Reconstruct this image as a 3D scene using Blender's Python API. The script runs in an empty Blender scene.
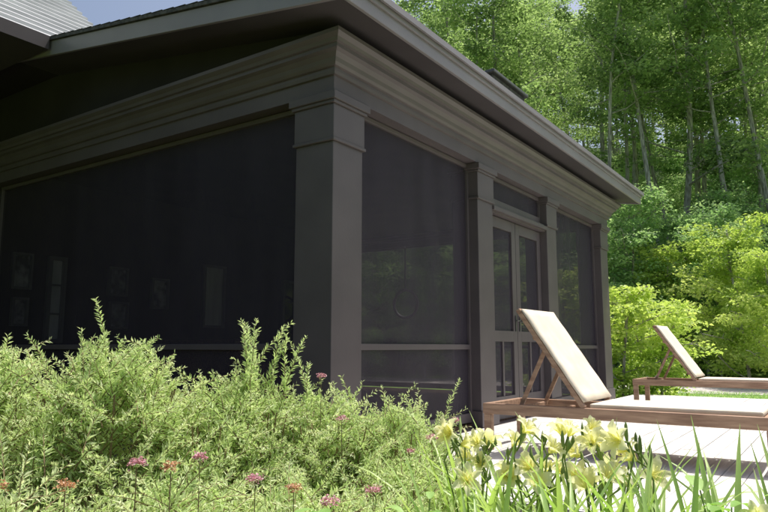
import bpy, math, random
import numpy as np
from mathutils import Vector
random.seed(4); rng=np.random.default_rng(7)
S=bpy.context.scene
S.view_settings.view_transform='Standard'; S.view_settings.look='None'; S.view_settings.exposure=0
COL=S.collection
# ------------------------------------------------------------------ materials
def newmat(name):
    m=bpy.data.materials.new(name); m.use_nodes=True
    nt=m.node_tree; nt.nodes.clear()
    out=nt.nodes.new('ShaderNodeOutputMaterial')
    return m,nt,out
def N(nt,t,**k):
    n=nt.nodes.new(t)
    for a,b in k.items(): setattr(n,a,b)
    return n
def surf(name,c1,c2,scale=4,rough=.6,bump=.0,bscale=60,detail=5,stretch=(1,1,1),spec=.3,ramp=(.35,.65)):
    m,nt,out=newmat(name); L=nt.links
    p=N(nt,'ShaderNodeBsdfPrincipled'); L.new(p.outputs[0],out.inputs[0])
    tc=N(nt,'ShaderNodeTexCoord'); mp=N(nt,'ShaderNodeMapping'); mp.inputs['Scale'].default_value=stretch
    L.new(tc.outputs['Object'],mp.inputs[0])
    no=N(nt,'ShaderNodeTexNoise'); no.inputs['Scale'].default_value=scale; no.inputs['Detail'].default_value=detail
    L.new(mp.outputs[0],no.inputs['Vector'])
    r=N(nt,'ShaderNodeValToRGB'); r.color_ramp.elements[0].color=(*c1,1); r.color_ramp.elements[1].color=(*c2,1)
    r.color_ramp.elements[0].position=ramp[0]; r.color_ramp.elements[1].position=ramp[1]
    L.new(no.outputs[0],r.inputs[0]); L.new(r.outputs[0],p.inputs['Base Color'])
    p.inputs['Roughness'].default_value=rough; p.inputs['Specular IOR Level'].default_value=spec
    if bump>0:
        n2=N(nt,'ShaderNodeTexNoise'); n2.inputs['Scale'].default_value=bscale; n2.inputs['Detail'].default_value=4
        L.new(mp.outputs[0],n2.inputs['Vector'])
        b=N(nt,'ShaderNodeBump'); b.inputs['Strength'].default_value=bump; b.inputs['Distance'].default_value=.01
        L.new(n2.outputs[0],b.inputs['Height']); L.new(b.outputs[0],p.inputs['Normal'])
    return m
def leafmat(name,dark,mid,light,trans=.45,rough=.5,tboost=(1.15,1.25,.6),objrand=.0):
    m,nt,out=newmat(name); L=nt.links
    at=N(nt,'ShaderNodeAttribute'); at.attribute_name='tint'
    r=N(nt,'ShaderNodeValToRGB'); e=r.color_ramp.elements
    e[0].color=(*dark,1); e[1].color=(*light,1); n=e.new(.5); n.color=(*mid,1)
    src=at.outputs['Fac']
    if objrand>0:
        oi=N(nt,'ShaderNodeObjectInfo'); ma=N(nt,'ShaderNodeMath',operation='MULTIPLY_ADD')
        L.new(oi.outputs['Random'],ma.inputs[0]); ma.inputs[1].default_value=objrand
        mb=N(nt,'ShaderNodeMath',operation='SUBTRACT'); L.new(src,mb.inputs[0]); mb.inputs[1].default_value=objrand/2
        L.new(mb.outputs[0],ma.inputs[2]); src=ma.outputs[0]
    L.new(src,r.inputs[0])
    p=N(nt,'ShaderNodeBsdfPrincipled'); p.inputs['Roughness'].default_value=rough; p.inputs['Specular IOR Level'].default_value=.35
    L.new(r.outputs[0],p.inputs['Base Color'])
    t=N(nt,'ShaderNodeBsdfTranslucent'); mu=N(nt,'ShaderNodeMixRGB',blend_type='MULTIPLY'); mu.inputs[0].default_value=1
    mu.inputs[2].default_value=(*tboost,1); L.new(r.outputs[0],mu.inputs[1]); L.new(mu.outputs[0],t.inputs[0])
    mx=N(nt,'ShaderNodeMixShader'); mx.inputs[0].default_value=trans
    L.new(p.outputs[0],mx.inputs[1]); L.new(t.outputs[0],mx.inputs[2]); L.new(mx.outputs[0],out.inputs[0])
    return m
M={}
M['trim']=surf('painted_trim_grey',(.096,.081,.086),(.112,.095,.100),scale=3,rough=.45,bump=.08,bscale=40,spec=.4)
M['fascia']=surf('sky_lit_trim_paint',(.20,.185,.20),(.23,.213,.228),scale=2,rough=.4,spec=.5)  # same grey paint as the trim, lightened to carry sky light
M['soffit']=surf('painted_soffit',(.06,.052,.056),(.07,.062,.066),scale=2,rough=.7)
M['gable']=surf('gable_darkened',(.036,.031,.033),(.044,.038,.041),scale=2,rough=.9,spec=.1)  # colour darkened below the trim to hold down light on the gable
M['shingle']=surf('roof_shingle',(.05,.05,.052),(.12,.115,.11),scale=22,rough=.9,bump=.5,bscale=90)
M['siding']=surf('weathered_siding',(.34,.35,.37),(.54,.55,.57),scale=6,rough=.6,stretch=(.3,1,4))
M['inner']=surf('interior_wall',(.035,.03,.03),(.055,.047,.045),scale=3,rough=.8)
M['pale']=surf('pale_paint',(.16,.16,.165),(.22,.22,.22),scale=3,rough=.5)
M['white']=surf('bright_window_pane',(.7,.72,.75),(.8,.82,.85),scale=3,rough=.7)  # near-white: window reflections put into the pane colour
M['picture']=surf('framed_print',(.10,.10,.11),(.60,.61,.63),scale=9,rough=.4,detail=2)
M['wicker']=surf('wicker',(.06,.034,.022),(.19,.11,.07),scale=60,rough=.7,bump=.8,bscale=90)
M['deck']=surf('weathered_deck_wood',(.52,.50,.47),(.72,.70,.66),scale=5,rough=.75,bump=.25,bscale=30,stretch=(.5,8,8))
M['teak']=surf('teak',(.28,.17,.115),(.47,.31,.21),scale=6,rough=.55,bump=.15,bscale=30,stretch=(6,.6,6))
M['canvas']=surf('canvas_fabric',(.66,.58,.46),(.74,.67,.55),scale=8,rough=.85,bump=.2,bscale=400)
M['metal']=surf('dark_metal',(.05,.05,.05),(.08,.08,.08),scale=5,rough=.35,spec=.6)
M['soil']=surf('garden_mulch',(.05,.035,.02),(.12,.085,.055),scale=30,rough=.95,bump=.8,bscale=60)
M['bark']=surf('tree_bark',(.18,.165,.14),(.54,.51,.46),scale=5,rough=.9,bump=.8,bscale=14,stretch=(3,3,.5))
M['gravel']=surf('gravel_drive',(.42,.38,.36),(.62,.57,.54),scale=12,rough=.95,bump=.5,bscale=30)
M['stem']=surf('green_stem',(.14,.2,.06),(.24,.32,.1),scale=10,rough=.6)
M['twig']=surf('brown_twig',(.16,.12,.06),(.27,.20,.11),scale=10,rough=.8)
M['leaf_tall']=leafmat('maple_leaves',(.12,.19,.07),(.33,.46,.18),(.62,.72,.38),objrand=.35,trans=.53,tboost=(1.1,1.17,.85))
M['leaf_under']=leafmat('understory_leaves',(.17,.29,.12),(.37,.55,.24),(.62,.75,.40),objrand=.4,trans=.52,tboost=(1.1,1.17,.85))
M['leaf_yel']=leafmat('yellowgreen_leaves',(.30,.42,.10),(.54,.66,.19),(.76,.82,.34),trans=.5,tboost=(1.1,1.15,.7))
M['leaf_spirea']=leafmat('spirea_leaves',(.33,.47,.16),(.62,.75,.37),(.86,.91,.62),trans=.48,tboost=(1.1,1.12,.85))
M['leaf_lily']=leafmat('daylily_leaves',(.22,.37,.10),(.42,.58,.21),(.64,.76,.36),trans=.42,rough=.35)
M['leaf_broad']=leafmat('broad_leaves',(.18,.35,.08),(.34,.54,.16),(.52,.68,.28),trans=.42,rough=.4)
M['petal']=leafmat('pale_yellow_petal',(.90,.88,.34),(.95,.93,.56),(.96,.95,.78),trans=.55,tboost=(1.03,1.03,.88))
M['pink']=leafmat('spirea_flower',(.45,.18,.18),(.7,.36,.42),(.85,.62,.66),trans=.2,tboost=(1,1,1))
M['rust']=leafmat('spent_spirea_flower',(.40,.2,.08),(.65,.38,.2),(.8,.56,.4),trans=.2,tboost=(1,1,1))
def screen(name,op,c):
    m,nt,out=newmat(name); L=nt.links
    d=N(nt,'ShaderNodeBsdfPrincipled'); d.inputs['Base Color'].default_value=(*c,1); d.inputs['Roughness'].default_value=.6
    d.inputs['Specular IOR Level'].default_value=.3
    t=N(nt,'ShaderNodeBsdfTransparent'); mx=N(nt,'ShaderNodeMixShader')
    tc=N(nt,'ShaderNodeTexCoord'); no=N(nt,'ShaderNodeTexNoise'); no.inputs['Scale'].default_value=1.6; no.inputs['Detail'].default_value=6
    mp=N(nt,'ShaderNodeMapping'); mp.inputs['Scale'].default_value=(2.5,2.5,.5); L.new(tc.outputs['Object'],mp.inputs[0]); L.new(mp.outputs[0],no.inputs['Vector'])
    mr=N(nt,'ShaderNodeMapRange'); mr.inputs[1].default_value=.3; mr.inputs[2].default_value=.7
    mr.inputs[3].default_value=op-.09; mr.inputs[4].default_value=op+.09
    L.new(no.outputs[0],mr.inputs[0]); L.new(mr.outputs[0],mx.inputs[0])
    L.new(t.outputs[0],mx.inputs[1]); L.new(d.outputs[0],mx.inputs[2]); L.new(mx.outputs[0],out.inputs[0])
    return m
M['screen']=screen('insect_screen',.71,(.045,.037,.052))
def groundmat():
    m,nt,out=newmat('lawn_and_forest_floor'); L=nt.links
    p=N(nt,'ShaderNodeBsdfPrincipled'); L.new(p.outputs[0],out.inputs[0]); p.inputs['Roughness'].default_value=.95
    p.inputs['Specular IOR Level'].default_value=.1
    tc=N(nt,'ShaderNodeTexCoord'); no=N(nt,'ShaderNodeTexNoise'); no.inputs['Scale'].default_value=3; no.inputs['Detail'].default_value=8
    L.new(tc.outputs['Object'],no.inputs['Vector'])
    r=N(nt,'ShaderNodeValToRGB'); r.color_ramp.elements[0].color=(.12,.22,.04,1); r.color_ramp.elements[1].color=(.25,.38,.09,1)
    r.color_ramp.elements[0].position=.35; r.color_ramp.elements[1].position=.65
    r2=N(nt,'ShaderNodeValToRGB'); r2.color_ramp.elements[0].color=(.02,.04,.015,1); r2.color_ramp.elements[1].color=(.06,.10,.03,1)
    L.new(no.outputs[0],r.inputs[0]); L.new(no.outputs[0],r2.inputs[0])
    sx=N(nt,'ShaderNodeSeparateXYZ'); L.new(tc.outputs['Object'],sx.inputs[0])
    mr=N(nt,'ShaderNodeMapRange'); mr.inputs[1].default_value=-.2; mr.inputs[2].default_value=.6; L.new(sx.outputs[2],mr.inputs[0])
    mx=N(nt,'ShaderNodeMixRGB'); L.new(mr.outputs[0],mx.inputs[0]); L.new(r.outputs[0],mx.inputs[1]); L.new(r2.outputs[0],mx.inputs[2])
    L.new(mx.outputs[0],p.inputs['Base Color'])
    b=N(nt,'ShaderNodeBump'); b.inputs['Strength'].default_value=.6; b.inputs['Distance'].default_value=.05
    n2=N(nt,'ShaderNodeTexNoise'); n2.inputs['Scale'].default_value=25; L.new(tc.outputs['Object'],n2.inputs['Vector'])
    L.new(n2.outputs[0],b.inputs['Height']); L.new(b.outputs[0],p.inputs['Normal'])
    return m
M['ground']=groundmat()
# ------------------------------------------------------------------ mesh builder (quads)
class MB:
    def __init__(s): s.v=[];s.f=[];s.m=[];s.t=[];s.n=0
    def add(s,v,f,mi=0,t=.5):
        v=np.asarray(v,float).reshape(-1,3); f=np.asarray(f,int).reshape(-1,4)
        s.v.append(v); s.f.append(f+s.n); s.m.append(np.full(len(f),mi)); 
        s.t.append(np.broadcast_to(np.asarray(t,float),(len(v),)).copy()); s.n+=len(v)
    def box(s,x0,x1,y0,y1,z0,z1,mi=0):
        v=[(x0,y0,z0),(x1,y0,z0),(x1,y1,z0),(x0,y1,z0),(x0,y0,z1),(x1,y0,z1),(x1,y1,z1),(x0,y1,z1)]
        s.hexa(v,mi)
    def hexa(s,v,mi=0):
        s.add(v,[(3,2,1,0),(4,5,6,7),(0,1,5,4),(1,2,6,5),(2,3,7,6),(3,0,4,7)],mi)
    def beam(s,a,b,w,t,mi=0,up=(0,0,1)):
        a=Vector(a);b=Vector(b);d=(b-a).normalized();u=Vector(up)
        if abs(d.dot(u))>.95:u=Vector((1,0,0))
        x=d.cross(u).normalized()*w/2; y=x.cross(d).normalized()*t/2
        s.hexa([a-x-y,a+x-y,b+x-y,b-x-y,a-x+y,a+x+y,b+x+y,b-x+y],mi)
    def tube(s,P,R,k=6,mi=0,t=.5):
        P=np.asarray(P,float);n=len(P);R=np.broadcast_to(np.asarray(R,float),(n,))
        T=np.gradient(P,axis=0);T/=np.linalg.norm(T,axis=1)[:,None]+1e-9
        a=np.array([0,0,1.]) if abs(T[0,2])<.9 else np.array([1.,0,0])
        X=np.cross(T,a);X/=np.linalg.norm(X,axis=1)[:,None]+1e-9;Y=np.cross(T,X)
        an=np.linspace(0,2*np.pi,k,endpoint=False)
        V=P[:,None,:]+R[:,None,None]*(np.cos(an)[None,:,None]*X[:,None,:]+np.sin(an)[None,:,None]*Y[:,None,:])
        i=np.arange(n-1)[:,None]*k;j=np.arange(k)[None,:];j2=(j+1)%k
        F=np.stack([i+j,i+j2,i+k+j2,i+k+j],-1).reshape(-1,4)
        s.add(V.reshape(-1,3),F,mi,t)
    def leaves(s,P,D,Lg,W,mi=0,t=.5,fold=.15,nrm=None):
        P=np.asarray(P);n=len(P);D=D/(np.linalg.norm(D,axis=1)[:,None]+1e-9)
        if nrm is None: nrm=rng.normal(size=(n,3))*.6+np.array([0,0,1.])
        X=np.cross(D,nrm);X/=np.linalg.norm(X,axis=1)[:,None]+1e-9;Z=np.cross(X,D)
        Lg=np.broadcast_to(Lg,(n,))[:,None];W=np.broadcast_to(W,(n,))[:,None]
        m=P+D*Lg*.45+Z*Lg*fold
        V=np.stack([P,m+X*W/2,P+D*Lg,m-X*W/2],1).reshape(-1,3)
        F=np.arange(4*n).reshape(n,4)
        s.add(V,F,mi,np.repeat(np.broadcast_to(t,(n,)),4))
    def mesh(s,name,mats,smooth=False):
        v=np.concatenate(s.v);f=np.concatenate(s.f);mi=np.concatenate(s.m);t=np.concatenate(s.t)
        me=bpy.data.meshes.new(name);me.vertices.add(len(v));me.vertices.foreach_set('co',v.ravel())
        me.loops.add(f.size);me.loops.foreach_set('vertex_index',f.ravel().astype(np.int32))
        me.polygons.add(len(f));me.polygons.foreach_set('loop_start',(np.arange(len(f))*4).astype(np.int32))
        me.polygons.foreach_set('loop_total',np.full(len(f),4,np.int32))
        for m in mats: me.materials.append(M[m])
        me.polygons.foreach_set('material_index',mi.astype(np.int32))
        me.polygons.foreach_set('use_smooth',np.full(len(f),bool(smooth)))
        a=me.attributes.new('tint','FLOAT','POINT');a.data.foreach_set('value',np.clip(t,0,1).astype(np.float32))
        me.update(calc_edges=True);me.validate()
        return me
    def obj(s,name,mats,parent=None,bevel=0,smooth=False,loc=(0,0,0)):
        o=bpy.data.objects.new(name,s.mesh(name,mats,smooth));COL.objects.link(o);o.location=loc
        if parent:o.parent=parent
        if bevel:
            b=o.modifiers.new('bevel','BEVEL');b.width=bevel;b.segments=2;b.limit_method='ANGLE'
        return o
def empty(name,loc=(0,0,0)):
    e=bpy.data.objects.new(name,None);COL.objects.link(e);e.location=loc;return e
# ------------------------------------------------------------------ ground
def gh(x,y):
    u=x*.94+y*.34
    w=np.clip((u-27)/14,0,1);w=w*w*(3-2*w)
    h=w*np.maximum(u-30,0)*.40
    u2=np.clip((y-30)/20,0,1);h=np.maximum(h,u2*u2*(y-30)*.12)
    return -.3+np.minimum(h,38)+w*.5*np.sin(x*.25)*np.cos(y*.2)
xs=np.concatenate([np.linspace(-300,-40,14)[:-1],np.linspace(-40,120,100),np.linspace(120,400,12)[1:]])
ys=np.concatenate([np.linspace(-300,-60,12)[:-1],np.linspace(-60,90,90),np.linspace(90,350,12)[1:]])
GX,GY=np.meshgrid(xs,ys,indexing='ij');nx,ny=GX.shape
b=MB();i=np.arange(nx-1)[:,None]*ny;j=np.arange(ny-1)[None,:]
b.add(np.stack([GX,GY,gh(GX,GY)],-1),np.stack([i+j,i+ny+j,i+ny+j+1,i+j+1],-1).reshape(-1,4))
b.obj('ground',['ground'],smooth=True)
b=MB();b.add([(-4,-6,-.294),(3.39,-6,-.294),(3.39,6.5,-.294),(-4,6.5,-.294)],[(0,1,2,3)]);b.obj('garden_bed',['soil'])
b=MB();n=20
pts=[]
for k in range(n+1):
    y=-30+k*60/n; c=20.0+.012*(y-4)**2*.3-.2*y
    pts+= [(c-2.0,y,-.293),(c+2.6,y,-.293)]
b.add(pts,[(2*k,2*k+1,2*k+3,2*k+2) for k in range(n)]);b.obj('gravel_path',['gravel'])
b=MB();n=22000
P=np.stack([rng.uniform(12.1,18,n),rng.uniform(-8,5,n),np.full(n,-.3)],1)
D=rng.normal(size=(n,3))*.35;D[:,2]=1
b.leaves(P,D,rng.uniform(.04,.09,n),.012,0,rng.uniform(.2,.9,n));b.obj('lawn_grass',['leaf_under'])
# ------------------------------------------------------------------ house
Xc,Yc,Xe,Ye=3.767,3.05,10.82,8.3
H=empty('screened_porch_house')
def sweep(b,prof,mi=0):
    n=len(prof);V=[]
    for o,z in prof: V+= [(Xc-o,Ye,z),(Xc-o,Yc-o,z),(Xe+o,Yc-o,z),(Xe+o,Ye,z)]
    F=[]
    for a in range(n-1):
        for k in range(3): F.append((a*4+k,a*4+k+1,(a+1)*4+k+1,(a+1)*4+k))
    b.add(V,F,mi)
b=MB()
prof=[(-.12,2.722),(.015,2.722),(.015,2.845),(.035,2.85),(.04,2.875),(.04,2.90),(.06,2.905),(.075,2.925),(.085,2.955),(.11,2.985),(.14,3.0),(.14,3.03),(.16,3.035),(.17,3.06),(.2,3.085),(.2,3.115),(-.02,3.118)]
sweep(b,prof);b.obj('cornice_moulding',['trim'],H)
b=MB()
def column(x0,x1,y0,y1,ztop=2.72):
    b.box(x0,x1,y0,y1,.16,2.34)
    b.box(x0-.02,x1+.02,y0-.02,y1+.02,0,.16)
    e=.012
    b.box(x0-e-.01,x1+e+.01,y0-e-.01,y1+e+.01,2.34,2.365)
    b.box(x0-e,x1+e,y0-e,y1+e,2.365,2.63)
    b.box(x0-e-.018,x1+e+.018,y0-e-.018,y1+e+.018,2.63,2.655)
    b.box(x0-e-.035,x1+e+.035,y0-e-.035,y1+e+.035,2.655,2.7195)
column(Xc,Xc+.37,Yc,Yc+.37)
column(6.17,6.53,Yc,Yc+.3); column(8.14,8.48,Yc,Yc+.3); column(10.45,10.82,Yc,Yc+.37)
b.obj('columns',['trim'],H,bevel=.005)
b=MB();sc=MB()
def frameY(x0,x1,z0=.05,z1=2.715,rail=.8,y=Yc+.10,st=.035):
    b.box(x0,x0+st,y,y+.05,z0,z1);b.box(x1-st,x1,y,y+.05,z0,z1)
    b.box(x0+st,x1-st,y,y+.05,z1-.04,z1);b.box(x0+st,x1-st,y,y+.05,z0,z0+.09)
    if rail: b.box(x0+st,x1-st,y,y+.05,rail-.025,rail+.025)
    sc.add([(x0+st,y+.025,z0+.09),(x1-st,y+.025,z0+.09),(x1-st,y+.025,z1-.04),(x0+st,y+.025,z1-.04)],[(0,1,2,3)])
def frameX(y0,y1,x,z0=.05,z1=2.715,rail=.8,st=.035):
    b.box(x,x+.05,y0,y0+st,z0,z1);b.box(x,x+.05,y1-st,y1,z0,z1)
    b.box(x,x+.05,y0+st,y1-st,z1-.04,z1);b.box(x,x+.05,y0+st,y1-st,z0,z0+.09)
    if rail:b.box(x,x+.05,y0+st,y1-st,rail-.025,rail+.025)
    sc.add([(x+.025,y1-st,z0+.09),(x+.025,y0+st,z0+.09),(x+.025,y0+st,z1-.04),(x+.025,y1-st,z1-.04)],[(0,1,2,3)])
frameY(4.14,6.168);frameY(8.482,10.448)
frameX(3.424,8.28,Xc+.10);frameX(3.424,8.28,Xe-.15)
b.box(6.532,8.138,Yc+.02,Yc+.16,2.27,2.36)
b.box(6.532,8.138,Yc-.02,Yc+.02,2.285,2.33)
frameY(6.532,8.138,z0=2.365,z1=2.715,rail=None,y=Yc+.08)
b.obj('screen_frames',['trim'],H,bevel=.003)
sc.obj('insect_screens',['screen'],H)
DD=empty('double_screen_door');DD.parent=H
for nm,x0,x1 in (('door_leaf_left',6.545,7.33),('door_leaf_right',7.34,8.125)):
    b=MB();y=Yc+.09;st=.11
    b.box(x0,x0+st,y,y+.045,.02,2.26);b.box(x1-st,x1,y,y+.045,.02,2.26)
    b.box(x0+st,x1-st,y,y+.045,2.14,2.26);b.box(x0+st,x1-st,y,y+.045,.02,.26);b.box(x0+st,x1-st,y,y+.045,.86,.98)
    xm=(x0+x1)/2
    b.box(xm-.02,xm+.02,y+.005,y+.04,.26,.86)
    sc2=[(x0+st,y+.02,.26),(x1-st,y+.02,.26),(x1-st,y+.02,2.14),(x0+st,y+.02,2.14)]
    b.add(sc2,[(0,1,2,3)],1)
    hx=x1-.05 if 'left' in nm else x0+.05
    b.box(hx-.015,hx+.015,y-.012,y-.001,.98,1.16,2);b.tube([(hx,y-.012,1.1),(hx,y-.055,1.1),(hx+(-.09 if 'left' in nm else .09),y-.055,1.1)],.008,8,2)
    b.obj(nm,['trim','screen','metal'],DD,bevel=.003)
b=MB()
sl=.146
def zr(y): return 3.14+sl*(y-2.6)
for xa,xb in ((Xc-.004,Xc+.1),(Xe-.1,Xe)):
    b.hexa([(xa,3.05,3.119),(xb,3.05,3.119),(xb,Ye,3.119),(xa,Ye,3.119),(xa,3.05,zr(3.05)+.05),(xb,3.05,zr(3.05)+.05),(xb,Ye,zr(Ye)+.05),(xa,Ye,zr(Ye)+.05)],0)
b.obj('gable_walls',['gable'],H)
b=MB();b.box(Xc-.02,Xe+.02,Yc-.02,Ye,-.3,-.002);b.obj('porch_foundation',['trim'],H)
b=MB();b.box(Xc+.1,Xe-.1,Yc+.1,Ye,.001,.03);b.obj('porch_floor',['wicker'],H)
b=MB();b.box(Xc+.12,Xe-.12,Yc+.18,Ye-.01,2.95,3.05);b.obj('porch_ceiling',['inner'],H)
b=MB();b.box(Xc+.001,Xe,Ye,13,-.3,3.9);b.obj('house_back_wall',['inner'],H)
b=MB();b.box(-5,Xc-.001,8.4,13,-.3,3.8,0);b.obj('house_wing_wall',['soffit'],H)
b=MB();g=MB();wc=MB()
def win(x0,x1,z0,z1,nxm,nzm,kind=0,f=.05):
    y=Ye-.06
    b.box(x0,x0+f,y,Ye-.003,z0,z1);b.box(x1-f,x1,y,Ye-.003,z0,z1);b.box(x0+f,x1-f,y,Ye-.003,z1-f,z1);b.box(x0+f,x1-f,y,Ye-.003,z0,z0+f)
    for k in range(1,nxm):
        xx=x0+(x1-x0)*k/nxm;b.box(xx-.012,xx+.012,y+.01,Ye-.01,z0+f,z1-f)
    for k in range(1,nzm):
        zz=z0+(z1-z0)*k/nzm;b.box(x0+f,x1-f,y+.015,Ye-.012,zz-.012,zz+.012)
    (g if kind==0 else wc).add([(x0+f,Ye-.02,z0+f),(x1-f,Ye-.02,z0+f),(x1-f,Ye-.02,z1-f),(x0+f,Ye-.02,z1-f)],[(0,1,2,3)],0 if kind<2 else 1)
win(4.05,4.3,1.5,1.95,1,1,2,.03);win(4.08,4.28,1.05,1.4,1,1,2,.03)
win(4.5,4.74,.85,1.95,1,3,1)
win(5.35,5.65,1.5,1.9,1,1,2,.03);win(5.38,5.68,1.05,1.42,1,1,2,.03)
win(6.05,6.35,1.35,1.8,1,1,2,.03)
win(7.0,7.45,1.1,2.1,1,1,1,.04);win(8.8,9.8,.8,2.0,3,3)
b.obj('interior_frames',['pale'],H)
wc.obj('bright_panes_and_pictures',['white','picture'],H)  # white panes are painted window brightness, the rest framed prints
m,nt,out=newmat('window_glass');p=N(nt,'ShaderNodeBsdfPrincipled');p.inputs['Base Color'].default_value=(.02,.022,.025,1);p.inputs['Roughness'].default_value=.03;p.inputs['Specular IOR Level'].default_value=1
nt.links.new(p.outputs[0],out.inputs[0]);M['glass']=m
g.obj('interior_window_glass',['glass'],H)
# roof
b=MB()
x0,x1=3.3,11.3;y0,y1=2.6,8.3;t=.15
def slab(x0,x1,y0,y1,za,zb,t,mi):
    b.hexa([(x0,y0,za),(x1,y0,za),(x1,y1,zb),(x0,y1,zb),(x0,y0,za+t),(x1,y0,za+t),(x1,y1,zb+t),(x0,y1,zb+t)],mi)
slab(x0+.03,x1-.03,y0+.03,y1,zr(y0+.03)+.012,zr(y1)+.012,.10,0)
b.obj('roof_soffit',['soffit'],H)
b=MB();slab(x0-.02,x1+.02,y0-.03,y1+3.2,zr(y0-.03)+.152,zr(y1+3.2)+.152,.03,0)
yy=y0-.03
while yy<8.2:
    slab(x0-.02,x1+.02,yy,yy+.15,zr(yy)+.184+.008,zr(yy+.15)+.184,.004,0);yy+=.15
b.obj('porch_roof',['shingle'],H)
b=MB()
b.box(x0,x1,y0,y0+.028,zr(y0),zr(y0)+.15,0)
b.box(x0-.01,x1+.01,y0-.02,y0-.001,zr(y0)+.10,zr(y0)+.148,0)
for xx in (x0,x1-.028):
    b.hexa([(xx,y0+.03,zr(y0)),(xx+.028,y0+.03,zr(y0)),(xx+.028,y1,zr(y1)),(xx,y1,zr(y1)),(xx,y0+.03,zr(y0)+.15),(xx+.028,y0+.03,zr(y0)+.15),(xx+.028,y1,zr(y1)+.15),(xx,y1,zr(y1)+.15)],0)
b.obj('roof_fascia',['fascia'],H,bevel=.003)
b=MB()
b.box(x0-.03,x1+.03,y0-.05,y0-.031,zr(y0)+.135,zr(y0)+.185,0)
b.obj('drip_edge',['fascia'],H)
b=MB();b.box(6.5,7.4,3.0,3.6,3.25,3.82,0);b.box(6.46,7.44,2.96,3.64,3.82,3.86,1);b.box(7.5,7.62,3.1,3.22,3.25,3.95,1);b.obj('roof_vent_box',['shingle','metal'],H,bevel=.01)
# wing roof (steep, coursed) at left
b=MB();yy=6.3;zz=3.84;dy=.13;dz=.11
for k in range(40):
    y_,z_=yy+k*dy,zz+k*dz
    b.hexa([(-5,y_,z_),(4.35,y_,z_),(4.35,y_+dy+.02,z_+dz-.01),(-5,y_+dy+.02,z_+dz-.01),(-5,y_,z_+.035),(4.35,y_,z_+.035),(4.35,y_+dy+.02,z_+dz+.01),(-5,y_+dy+.02,z_+dz+.01)],0)
b.obj('wing_roof_courses',['siding'],H)
b=MB();b.box(-5,3.27,6.27,6.3,3.72,3.86,0);b.obj('wing_fascia',['soffit'],H)
b=MB();b.box(-5,3.268,6.302,8.4,3.73,3.78,0);b.obj('wing_soffit',['soffit'],H)
b=MB();b.hexa([(-4.9,6.4,3.79),(4.3,6.4,3.79),(4.3,11.4,3.79),(-4.9,11.4,3.79),(-4.9,6.4,3.82),(4.3,6.4,3.82),(4.3,11.45,8.1),(-4.9,11.45,8.1)],0);b.obj('wing_gable',['gable'],H)
# ------------------------------------------------------------------ deck
b=MB();w=.14;gap=.005;y=Yc-.03
while y>-5:
    x=3.4
    while x<12:
        L=random.choice([2.4,3.0,3.6,4.2]);xe=min(x+L,12.0)
        if 12-xe<.5: xe=12.0
        dz=random.uniform(-.0015,.0015)
        b.box(x,xe-.003,y-w,y,-.03+dz,dz,0);x=xe
    y-=w+gap
b.box(3.42,11.98,-5.0,Yc-.04,-.12,-.032,1)
b.box(3.375,3.398,-5.0,Yc-.03,-.28,-.004,0)
for xx in np.arange(3.5,12,1.6):
    for y_ in (-4.8,-2,.5): b.box(xx,xx+.1,y_,y_+.1,-.3,-.121,1)
b.obj('wooden_deck',['deck','twig'],bevel=.002)
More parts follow.
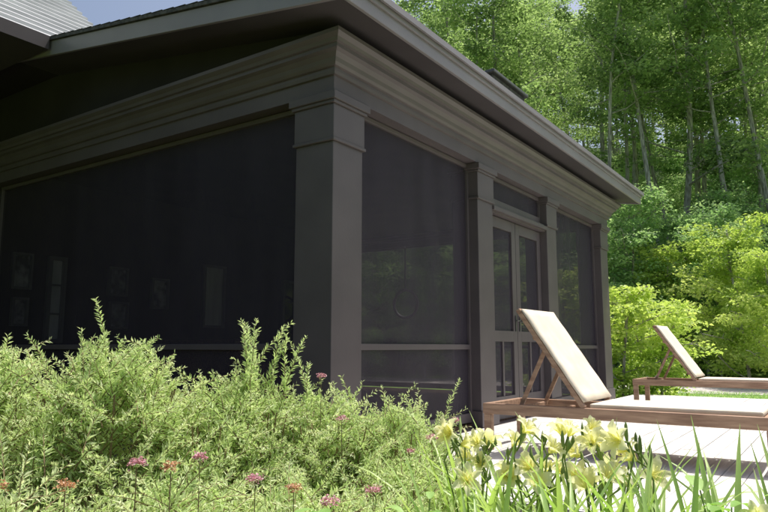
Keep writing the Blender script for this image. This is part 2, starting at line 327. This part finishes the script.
# ------------------------------------------------------------------ lounge chairs
def lounge(x,y):
    E=empty('lounge_chair',(x,y,0));W=.70;Lg=2.02;zt=.36
    b=MB()
    b.box(0,.045,-Lg,0,zt-.082,zt);b.box(W-.045,W,-Lg,0,zt-.082,zt)
    b.box(.045,W-.045,-.045,0,zt-.082,zt);b.box(.045,W-.045,-Lg,-Lg+.045,zt-.082,zt)
    for yy in (-.5,-.95,-1.4): b.box(.045,W-.045,yy-.03,yy,zt-.08,zt-.035)
    b.obj('frame',['teak'],E,bevel=.006)
    b=MB()
    for xx in (0.004,W-.064):
        for yy in (-.066,-Lg+.006): b.box(xx,xx+.06,yy,yy+.06,.002,zt-.083)
    b.obj('legs',['teak'],E,bevel=.006)
    b=MB();yh=-.80
    yy=yh-.02
    while yy-.07>-Lg+.05:
        b.box(.05,W-.05,yy-.07,yy,zt-.03,zt-.008);yy-=.082
    b.obj('seat_slats',['teak'],E,bevel=.003)
    b=MB();b.box(.06,W-.06,-Lg+.08,yh-.03,zt-.007,zt+.028);b.obj('seat_pad',['canvas'],E,bevel=.012)
    a=Vector((0,yh,zt));t_=Vector((0,yh+.47,zt+.70));d=(t_-a).normalized();nn=Vector((0,-d.z,d.y))
    b=MB()
    for xx in (.03,W-.03):
        b.beam(a+Vector((xx,0,0)),t_+Vector((xx,0,0)),.045,.035,0,up=nn)
    b.beam(t_+Vector((.008,0,0))+d*.018,t_+Vector((W-.008,0,0))+d*.018,.035,.035,0,up=d)
    for s in (.15,.45,.75):
        p=a+d*.84*s-nn*.03;b.beam(p+Vector((.05,0,0)),p+Vector((W-.05,0,0)),.03,.02,0,up=nn)
    b.obj('backrest_frame',['teak'],E,bevel=.004)
    b=MB();V=[];F=[];n=14;mx=8
    for i in range(n+1):
        for j in range(mx+1):
            s=i/n;q=j/mx;sag=-.006*math.sin(math.pi*s)*math.sin(math.pi*q)+.0015*math.sin(s*23+q*3)
            p=a+d*(.03+.83*s)+Vector((.012+(W-.024)*q,0,0))+nn*(.030+sag);V.append(p)
    for i in range(n):
        for j in range(mx):
            F.append((i*(mx+1)+j,i*(mx+1)+j+1,(i+1)*(mx+1)+j+1,(i+1)*(mx+1)+j))
    b.add(V,F);o=b.obj('backrest_canvas',['canvas'],E,smooth=True)
    so=o.modifiers.new('s','SOLIDIFY');so.thickness=.016;so.offset=0
    b=MB()
    for xx in (.09,W-.09):
        p=a+d*.52+Vector((xx,0,0))-nn*.015;b.beam(p,(xx,yh+.52,zt-.03),.025,.03,0,up=(0,1,0))
    b.beam((.05,yh+.52,zt-.03),(W-.05,yh+.52,zt-.03),.03,.03,0)
    b.obj('prop_strut',['teak'],E,bevel=.003)
    return E
lounge(4.875,2.40);lounge(9.65,2.46)
# ------------------------------------------------------------------ wicker sofa inside
E=empty('wicker_sofa',(4.0,4.3,.03))
b=MB()
def rb(x0,x1,y0,y1,z0,z1,mi=0): b.box(x0,x1,y0,y1,z0,z1,mi)
rb(0,.85,0,2.2,.12,.4);rb(0,.14,0,2.2,.4,.80);rb(.14,.8,0,.14,.4,.62);rb(.14,.8,2.06,2.2,.4,.62)
for xx in (.02,.77):
    for yy in (.02,2.12): rb(xx,xx+.06,yy,yy+.06,0,.12)
b.obj('wicker_frame',['wicker'],E,bevel=.05)
b=MB();rb(.15,.83,.15,1.09,.405,.54);rb(.15,.83,1.1,2.05,.405,.54);rb(.15,.3,.15,1.09,.545,.84);rb(.15,.3,1.1,2.05,.545,.84);b.obj('cushions',['wicker'],E,bevel=.04)
E=empty('wicker_armchair',(4.6,7.0,.03))
b=MB();rb(0,.8,0,.8,.12,.4);rb(0,.8,.68,.8,.4,.85);rb(0,.12,0,.68,.4,.62);rb(.68,.8,0,.68,.4,.62)
for xx in (.02,.72):
    for yy in (.02,.72): rb(xx,xx+.06,yy,yy+.06,0,.12)
b.obj('wicker_frame',['wicker'],E,bevel=.04)
E=empty('round_mirror',(0,0,0))
b=MB();an=np.linspace(0,2*np.pi,40);b.tube(np.stack([np.full(40,10.55),6.75+.26*np.cos(an),1.6+.26*np.sin(an)],1),.03,8);b.obj('mirror_frame',['pale'],E)
b=MB();b.box(10.53,10.54,6.735,6.765,1.88,2.7);b.obj('hanging_strap',['pale'],E)
# ------------------------------------------------------------------ trees
def curve(p0,d,L,n,bend,up=.0):
    P=[np.array(p0,float)];d=np.array(d,float);d/=np.linalg.norm(d)
    for k in range(n):
        d=d+rng.normal(size=3)*bend+np.array([0,0,up]);d/=np.linalg.norm(d);P.append(P[-1]+d*L/n)
    return np.array(P)
def clump(b,c,r,n,size,mi,flat=.5,base=.5):
    P=rng.normal(size=(n,3));P/=np.linalg.norm(P,axis=1)[:,None];rad=r*rng.uniform(.25,1,n)**.6
    P=P*rad[:,None];P[:,2]*=flat
    D=rng.normal(size=(n,3));D[:,2]=D[:,2]*.35-.35
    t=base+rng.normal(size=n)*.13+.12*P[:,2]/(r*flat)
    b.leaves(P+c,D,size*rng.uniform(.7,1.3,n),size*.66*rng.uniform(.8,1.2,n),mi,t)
def tree(name,Ht,crown0,spread,nl,cl,nleaf,size,leaf,r0,cr=.95):
    b=MB();T=curve((0,0,-.4),(0,0,1),Ht,12,.035,.02);R=np.linspace(r0,.03,13);R[0]*=1.35
    b.tube(T,R,8,0)
    for k in range(nl):
        f=crown0+(1-crown0)*(k+.5)/nl*.97;idx=f*12;i=min(int(idx),11);p=T[i]+(T[i+1]-T[i])*(idx-i)
        a=k*2.4+rng.uniform(-.5,.5);g=(f-crown0)/(1-crown0)
        L=spread*(1.1-.75*g)*rng.uniform(.6,1.25)
        e=rng.uniform(.1,.5)+.5*g
        B=curve(p,(math.cos(a),math.sin(a),e),L,6,.13,.02);r=R[i]*.4
        b.tube(B,np.linspace(r,.012,7),5,0)
        base=rng.uniform(.2,.8)
        for q in range(cl):
            s=rng.uniform(.35,1);c=B[min(int(s*6),6)]
            off=rng.normal(size=3)*spread*.16;off[2]*=.5
            b.tube(np.array([c,c+off*.5+[0,0,.05],c+off]),[.012,.008,.004],4,0)
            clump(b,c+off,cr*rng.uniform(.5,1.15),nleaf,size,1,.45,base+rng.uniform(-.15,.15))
    return b.mesh(name,['bark',leaf])
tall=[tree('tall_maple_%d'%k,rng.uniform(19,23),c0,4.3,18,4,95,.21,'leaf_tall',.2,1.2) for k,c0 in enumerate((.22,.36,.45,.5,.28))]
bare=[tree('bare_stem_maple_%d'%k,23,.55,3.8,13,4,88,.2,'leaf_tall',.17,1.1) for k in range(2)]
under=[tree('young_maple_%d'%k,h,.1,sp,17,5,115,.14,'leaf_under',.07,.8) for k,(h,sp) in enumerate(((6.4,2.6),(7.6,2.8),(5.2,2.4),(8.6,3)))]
yel=tree('yellow_young_maple',5.2,.08,2.0,16,5,110,.13,'leaf_yel',.05,.6)
shrub=tree('shrub',2.6,.05,1.1,14,4,80,.10,'leaf_yel',.03,.42)
def put(me,name,x,y,s=1,rot=None,lean=0,sr=1):
    o=bpy.data.objects.new(name,me);COL.objects.link(o)
    o.location=(x,y,float(gh(np.array(x),np.array(y))));o.rotation_euler=(lean,rng.uniform(-.04,.04),rng.uniform(0,6.28) if rot is None else rot)
    o.scale=(s*sr,s*sr,s*rng.uniform(.92,1.1));return o
def pol(th,d): return d*math.cos(math.radians(th)),d*math.sin(math.radians(th))
for d0,n in ((36,6),(43,10),(51,14),(60,18),(70,22),(82,24),(95,26),(110,26)):
    for k in range(n):
        th=-14+(k+rng.uniform(.15,.85))*66/n;x,y=pol(th,d0+rng.uniform(-3,3))
        put(tall[rng.integers(5)],'maple_tree',x,y,rng.uniform(.85,1.15))
for th,d in ((28,31),(23,30),(33,33),(19.5,33),(38,34)):
    x,y=pol(th,d);put(tall[(0,4)[rng.integers(2)]],'maple_tree',x,y,rng.uniform(.8,.95))
for th,d in ((15.9,32),(11.6,31.5),(14.0,36),(6.4,32),(10.6,37),(8.4,39),(3,34),(12.8,42),(5,40),(0,34),(-5,33)):
    x,y=pol(th,d);put(bare[rng.integers(2)],'maple_tree',x,y,rng.uniform(.85,1.05),lean=rng.uniform(-.06,.06))
for d0,n,sa in ((25,14,.8),(28.5,15,.95),(33,16,1.0),(39,17,1.0),(46,18,1.05),(54,18,1.1)):
    for k in range(n):
        th=-14+(k+rng.uniform(.1,.9))*56/n;x,y=pol(th,d0+rng.uniform(-1.5,1.5))
        put(under[rng.integers(4)],'young_tree',x,y,sa*rng.uniform(.8,1.12))
for th,d,s in ((6.0,22,.95),(4.5,20.8,.7),(12,26,1.0),(8.0,23.5,.7)): x,y=pol(th,d);put(yel,'yellow_green_tree',x,y,s)
for x,y,s in ((12.6,3.4,.95),(13.4,2.9,.8),(12.7,4.6,1.1),(14.6,3.6,.9)): put(shrub,'shrub',x,y,s)
# ------------------------------------------------------------------ spirea bushes
def sprig(b,base,dr,L,leafL,dens,tb,droop=.25):
    n=10;s=np.linspace(0,1,n)
    d=np.array(dr)/np.linalg.norm(dr);side=rng.normal(size=3)*.08
    out=np.array([d[0],d[1],0]);
    P=base+np.outer(s,d*L)+np.outer(s**2,(out*.8+np.array([0,0,-droop]))*L*.35+side*L)
    b.tube(P,np.linspace(.0028,.0008,n),3,0)
    m=int(L*dens);t=np.linspace(.12,1,m)+rng.uniform(-.01,.01,m);t=np.clip(t,0,1)
    C=np.stack([np.interp(t,s,P[:,i]) for i in range(3)],1)
    T=np.gradient(P,axis=0)[-3];T/=np.linalg.norm(T)
    r=rng.normal(size=(m,3));r-=np.outer(r@T,T);r/=np.linalg.norm(r,axis=1)[:,None]
    D=r+T*.75
    Ls=leafL*(1.1-.55*t)*rng.uniform(.7,1.2,m)
    b.leaves(C,D,Ls,Ls*.26,1,tb+rng.normal(size=m)*.1+.25*(t-.4),fold=.08)
    return P[-1]
def flower(b,c,r,mi):
    n=80;a=rng.uniform(0,6.28,n);q=np.sqrt(rng.uniform(0,1,n))*r*rng.uniform(.6,1.1,n)
    P=np.stack([c[0]+q*np.cos(a),c[1]+q*np.sin(a),c[2]+.012-q*q*9+rng.normal(size=n)*.005],1)
    for _ in range(2):
        D=rng.normal(size=(n,3));D[:,2]=np.abs(D[:,2])*.6;b.leaves(P,D,.007,.006,mi,rng.uniform(.1,.9,n))
def bush(x,y,r,ztop,n,fl=0,rust=0,tall=0,tb=.3):
    b=MB();cz=-.3;h=ztop-cz
    for k in range(n):
        a=rng.uniform(0,6.28);q=math.sqrt(rng.uniform(0,1));rr=q*r
        L=rng.uniform(.20,.36);
        top=ztop-h*.34*q*q-abs(rng.normal())*.08
        if rng.random()<.45: top-=rng.uniform(.05,.5)*h*.6
        dr=np.array([math.cos(a)*.8*q+rng.normal()*.38,math.sin(a)*.8*q+rng.normal()*.38,1.0]);dr/=np.linalg.norm(dr)
        tip=np.array([x+rr*math.cos(a),y+rr*math.sin(a),top])
        sprig(b,tip-dr*L,dr,L,.034,210,.5+rng.uniform(-.28,.3),droop=rng.uniform(.2,1.1))
    for k in range(tall):
        a=rng.uniform(0,6.28);q=rng.uniform(0,.6)
        dr=np.array([rng.normal()*.16,rng.normal()*.16,1.]);base=np.array([x+r*q*math.cos(a),y+r*q*math.sin(a),ztop-tb])
        sprig(b,base,dr,rng.uniform(.32,.44),.036,230,.5,droop=.5)
    for k in range(fl+rust):
        a=rng.uniform(3.3,5.0);q=rng.uniform(.3,1.0);c=np.array([x+r*q*math.cos(a),y+r*q*math.sin(a),ztop-h*.34*q*q-.02])
        b.tube([c-[0,0,.2],c],[.002,.0015],4,0)
        flower(b,c,rng.uniform(.018,.03),2 if k<fl else 3)
    for k in range(14):
        a=rng.uniform(0,6.28);b.tube([(x+.05*math.cos(a),y+.05*math.sin(a),-.3),(x+r*.3*math.cos(a),y+r*.3*math.sin(a),cz+h*.35),(x+r*.6*math.cos(a),y+r*.6*math.sin(a),cz+h*.75)],[.007,.005,.003],5,0)
    b.obj('spirea_bush',['twig','leaf_spirea','pink','rust'])
bush(1.26,2.70,.44,.92,480,0,0,0)
bush(1.58,2.38,.40,.94,480,0,0,1)
bush(1.92,2.22,.38,.76,430,0,0,1)
bush(2.14,2.18,.32,.80,380,0,0,10,.24)
bush(2.42,1.99,.38,.72,430,2,0,2,.25)
bush(2.74,1.80,.38,.65,430,3,0,1)
bush(2.35,1.50,.32,.46,340,0,0,0)
bush(.85,1.70,.36,.60,400,1,7,0)
bush(1.18,1.48,.38,.57,420,3,5,0)
bush(1.48,1.36,.36,.53,400,3,2,0)
bush(1.78,1.22,.34,.44,380,1,0,0)
# ------------------------------------------------------------------ daylilies
def blade(b,p,az,L,lean,w,t):
    n=9;s=np.linspace(0,1,n);ang=lean*s**1.4*1.0+.08
    ds=L/(n-1);H_=np.cumsum(np.sin(ang))*ds;Z=np.cumsum(np.cos(ang))*ds
    ca,sa=math.cos(az),math.sin(az)
    C=np.stack([p[0]+H_*ca,p[1]+H_*sa,p[2]+Z],1);W=w*np.sin(np.pi*np.clip(.18+.82*s,0,1))**.7;W[-1]=.0006
    X=np.array([-sa,ca,0]);Nn=np.stack([-np.cos(ang)*ca,-np.cos(ang)*sa,np.sin(ang)],1)
    V=np.stack([C-X*W[:,None]/2+Nn*W[:,None]*.25,C,C+X*W[:,None]/2+Nn*W[:,None]*.25],1).reshape(-1,3)
    F=[]
    for i in range(n-1):
        for j in range(2): F.append((i*3+j,i*3+j+1,i*3+j+4,i*3+j+3))
    b.add(V,F,0,np.repeat(t+.25*s,3))
def lilyflower(b,c,ax,R=.065):
    ax=Vector(ax).normalized();u=ax.orthogonal().normalized();v=ax.cross(u)
    ph=rng.uniform(0,6);op=rng.uniform(.75,1.1)
    for k in range(6):
        a=ph+k*math.pi/3+rng.normal()*.06;o=u*math.cos(a)+v*math.sin(a);sd=ax.cross(o)
        wid=(.013 if k%2 else .019)*R/.055
        V=[];n=7
        for i in range(n+1):
            s=i/n;rad=R*(.08+1.1*op*s**1.4);hh=R*(1.35*s-.75*s**3)
            wd=wid*math.sin(math.pi*min(1,.1+.86*s))**.75*(1 if s<1 else .1)
            cc=Vector(c)+o*rad+ax*(hh+ (0.003 if k%2 else 0))
            ru=.003*math.sin(s*18+k)
            V+= [cc-sd*wd+ax*(.006+ru),cc,cc+sd*wd+ax*(.006-ru)]
        F=[]
        for i in range(n):
            for j in range(2):F.append((i*3+j,i*3+j+1,i*3+j+4,i*3+j+3))
        b.add([tuple(q) for q in V],F,1,np.repeat(np.linspace(.05,.9,n+1),3))
    for k in range(5):
        a=k*1.25;o=u*math.cos(a)+v*math.sin(a)
        b.tube([tuple(Vector(c)),tuple(Vector(c)+ax*R*.7+o*.008),tuple(Vector(c)+ax*R*1.05+o*.02)],[.0012,.001,.0015],4,1)
def lily(x,y,nbl,flowers,Lr=(.55,.85)):
    b=MB()
    for k in range(nbl):
        a=rng.uniform(0,6.28);q=rng.uniform(0,.09)
        blade(b,(x+q*math.cos(a),y+q*math.sin(a),-.3),a+rng.uniform(-.5,.5),rng.uniform(*Lr),rng.uniform(.2,1.7),rng.uniform(.018,.026),rng.uniform(.15,.7))
    for (fx,fy,fz) in flowers:
        tc=Vector((-fx,-fy,0)).normalized()
        ax=Vector((tc.x*.6+rng.normal()*.6,tc.y*.6+rng.normal()*.6,.6+rng.normal()*.3))
        ax.normalize();c=Vector((fx,fy,fz));p=c-ax*.035
        b.tube([(x+rng.normal()*.03,y+rng.normal()*.03,-.3),((x+fx)/2,(y+fy)/2,(fz-.3)/2+.02),(p.x-ax.x*.02,p.y-ax.y*.02,p.z-.04),tuple(p),tuple(c)],[.004,.0035,.003,.003,.004],6,3)
        lilyflower(b,c,ax,rng.uniform(.042,.057))
        for q in range(2):
            o=Vector((rng.normal()*.03,rng.normal()*.03,.0));e=p+o+Vector((0,0,.03+rng.uniform(0,.03)))
            b.tube([tuple(p-Vector((0,0,.03))),tuple(p+o*.7),tuple(p+o+Vector((0,0,.02))),tuple(e),tuple(e+Vector((0,0,.012)))],[.002,.003,.0065,.005,.001],6,3)
    b.obj('daylily_plant',['leaf_lily','petal','rust','stem'],smooth=True)
def fl(th,d,z): x,y=pol(th,d);return (x,y,z)
def fls(t0,t1,n,d=2.35):
    return [fl(t0+(t1-t0)*(k+rng.uniform(.1,.9))/n,d+rng.uniform(-.15,.15),rng.uniform(.36,.53)) for k in range(n)]
lily(*pol(27,2.45),34,fls(25.6,29.2,8))
lily(*pol(22,2.35),36,fls(20.2,24.8,11))
lily(*pol(17.5,2.3),36,fls(15.2,20,12))
lily(*pol(12.5,2.25),36,fls(13.2,15,3))
lily(*pol(8,2.1),36,[fl(6.0,1.9,.38),fl(7.2,1.85,.34)])
lily(*pol(3.5,2.2),34,[fl(4.9,1.9,.36)])
lily(*pol(19,1.75),34,[fl(17.5,1.75,.28),fl(21,1.8,.3)],(.5,.82))
lily(*pol(26,1.8),34,[],(.5,.82))
lily(*pol(22.5,1.9),34,[],(.5,.82))
lily(*pol(12,1.7),34,[],(.5,.8))
lily(*pol(6,1.6),30,[],(.48,.8))
lily(*pol(15,2.0),30,[],(.5,.8))
lily(*pol(10,1.95),30,[],(.5,.8))
def broad(x,y,nst,ztop,ll):
    b=MB()
    for k in range(nst):
        a=rng.uniform(0,6.28);q=rng.uniform(.02,.2);tx,ty=x+q*math.cos(a),y+q*math.sin(a);tz=ztop-rng.uniform(0,.15)
        P=np.array([(x+q*.3*math.cos(a),y+q*.3*math.sin(a),-.3),((x+tx)/2,(y+ty)/2,(tz-.3)/2),(tx,ty,tz)]);b.tube(P,[.004,.003,.002],5,1)
        for j in range(14):
            s=.35+.65*j/13;c=np.array([np.interp(s,[0,.5,1],P[:,i]) for i in range(3)]);az=j*2.4+k
            L=ll*rng.uniform(.7,1.1)*(1.15-.5*s);n=6;V=[];t0=rng.uniform(.2,.8);dp=rng.uniform(.1,.7)
            ca,sa=math.cos(az),math.sin(az)
            for i in range(n+1):
                u=i/n;w=L*.24*math.sin(math.pi*min(1,.06+.94*u))**.8 if i<n else .0005
                cc=c+np.array([ca*L*u,sa*L*u,L*(.45*u-dp*u*u)])
                X=np.array([-sa,ca,0])*w;V+=[cc-X+[0,0,w*.3],cc,cc+X+[0,0,w*.3]]
            F=[]
            for i in range(n):
                for jj in range(2):F.append((i*3+jj,i*3+jj+1,i*3+jj+4,i*3+jj+3))
            b.add(V,F,0,t0)
    b.obj('broadleaf_perennial',['leaf_broad','stem'],smooth=True)
broad(*pol(38,1.72),9,.42,.10);broad(*pol(32.5,1.8),9,.42,.10);broad(*pol(5.5,1.85),10,.47,.12);broad(*pol(9,1.75),9,.45,.11)
# ------------------------------------------------------------------ camera, light
cam=bpy.data.cameras.new('camera');co=bpy.data.objects.new('camera',cam);COL.objects.link(co)
co.location=(0,0,.8);co.rotation_euler=(math.radians(97.79),0,math.radians(34.48-90));cam.lens=31.17;cam.sensor_width=36;cam.clip_end=1500;cam.clip_start=.05
S.camera=co
az,el=-22,68
s=Vector((math.cos(math.radians(el))*math.cos(math.radians(az)),math.cos(math.radians(el))*math.sin(math.radians(az)),math.sin(math.radians(el))))
ld=bpy.data.lights.new('sun','SUN');ld.energy=5;ld.angle=math.radians(.5);ld.color=(1,.96,.91)
lo=bpy.data.objects.new('sun',ld);COL.objects.link(lo);lo.rotation_euler=(-s).to_track_quat('-Z','Y').to_euler();lo.location=s*60
wd=bpy.data.worlds.new('World');S.world=wd;wd.use_nodes=True;nt=wd.node_tree
bg=nt.nodes['Background'];sk=nt.nodes.new('ShaderNodeTexSky');sk.sky_type='NISHITA';sk.sun_disc=False
sk.sun_elevation=math.radians(el);sk.sun_rotation=math.radians(90-az);sk.air_density=1.0;sk.dust_density=5;sk.ozone_density=1
nt.links.new(sk.outputs[0],bg.inputs[0]);bg.inputs[1].default_value=.15
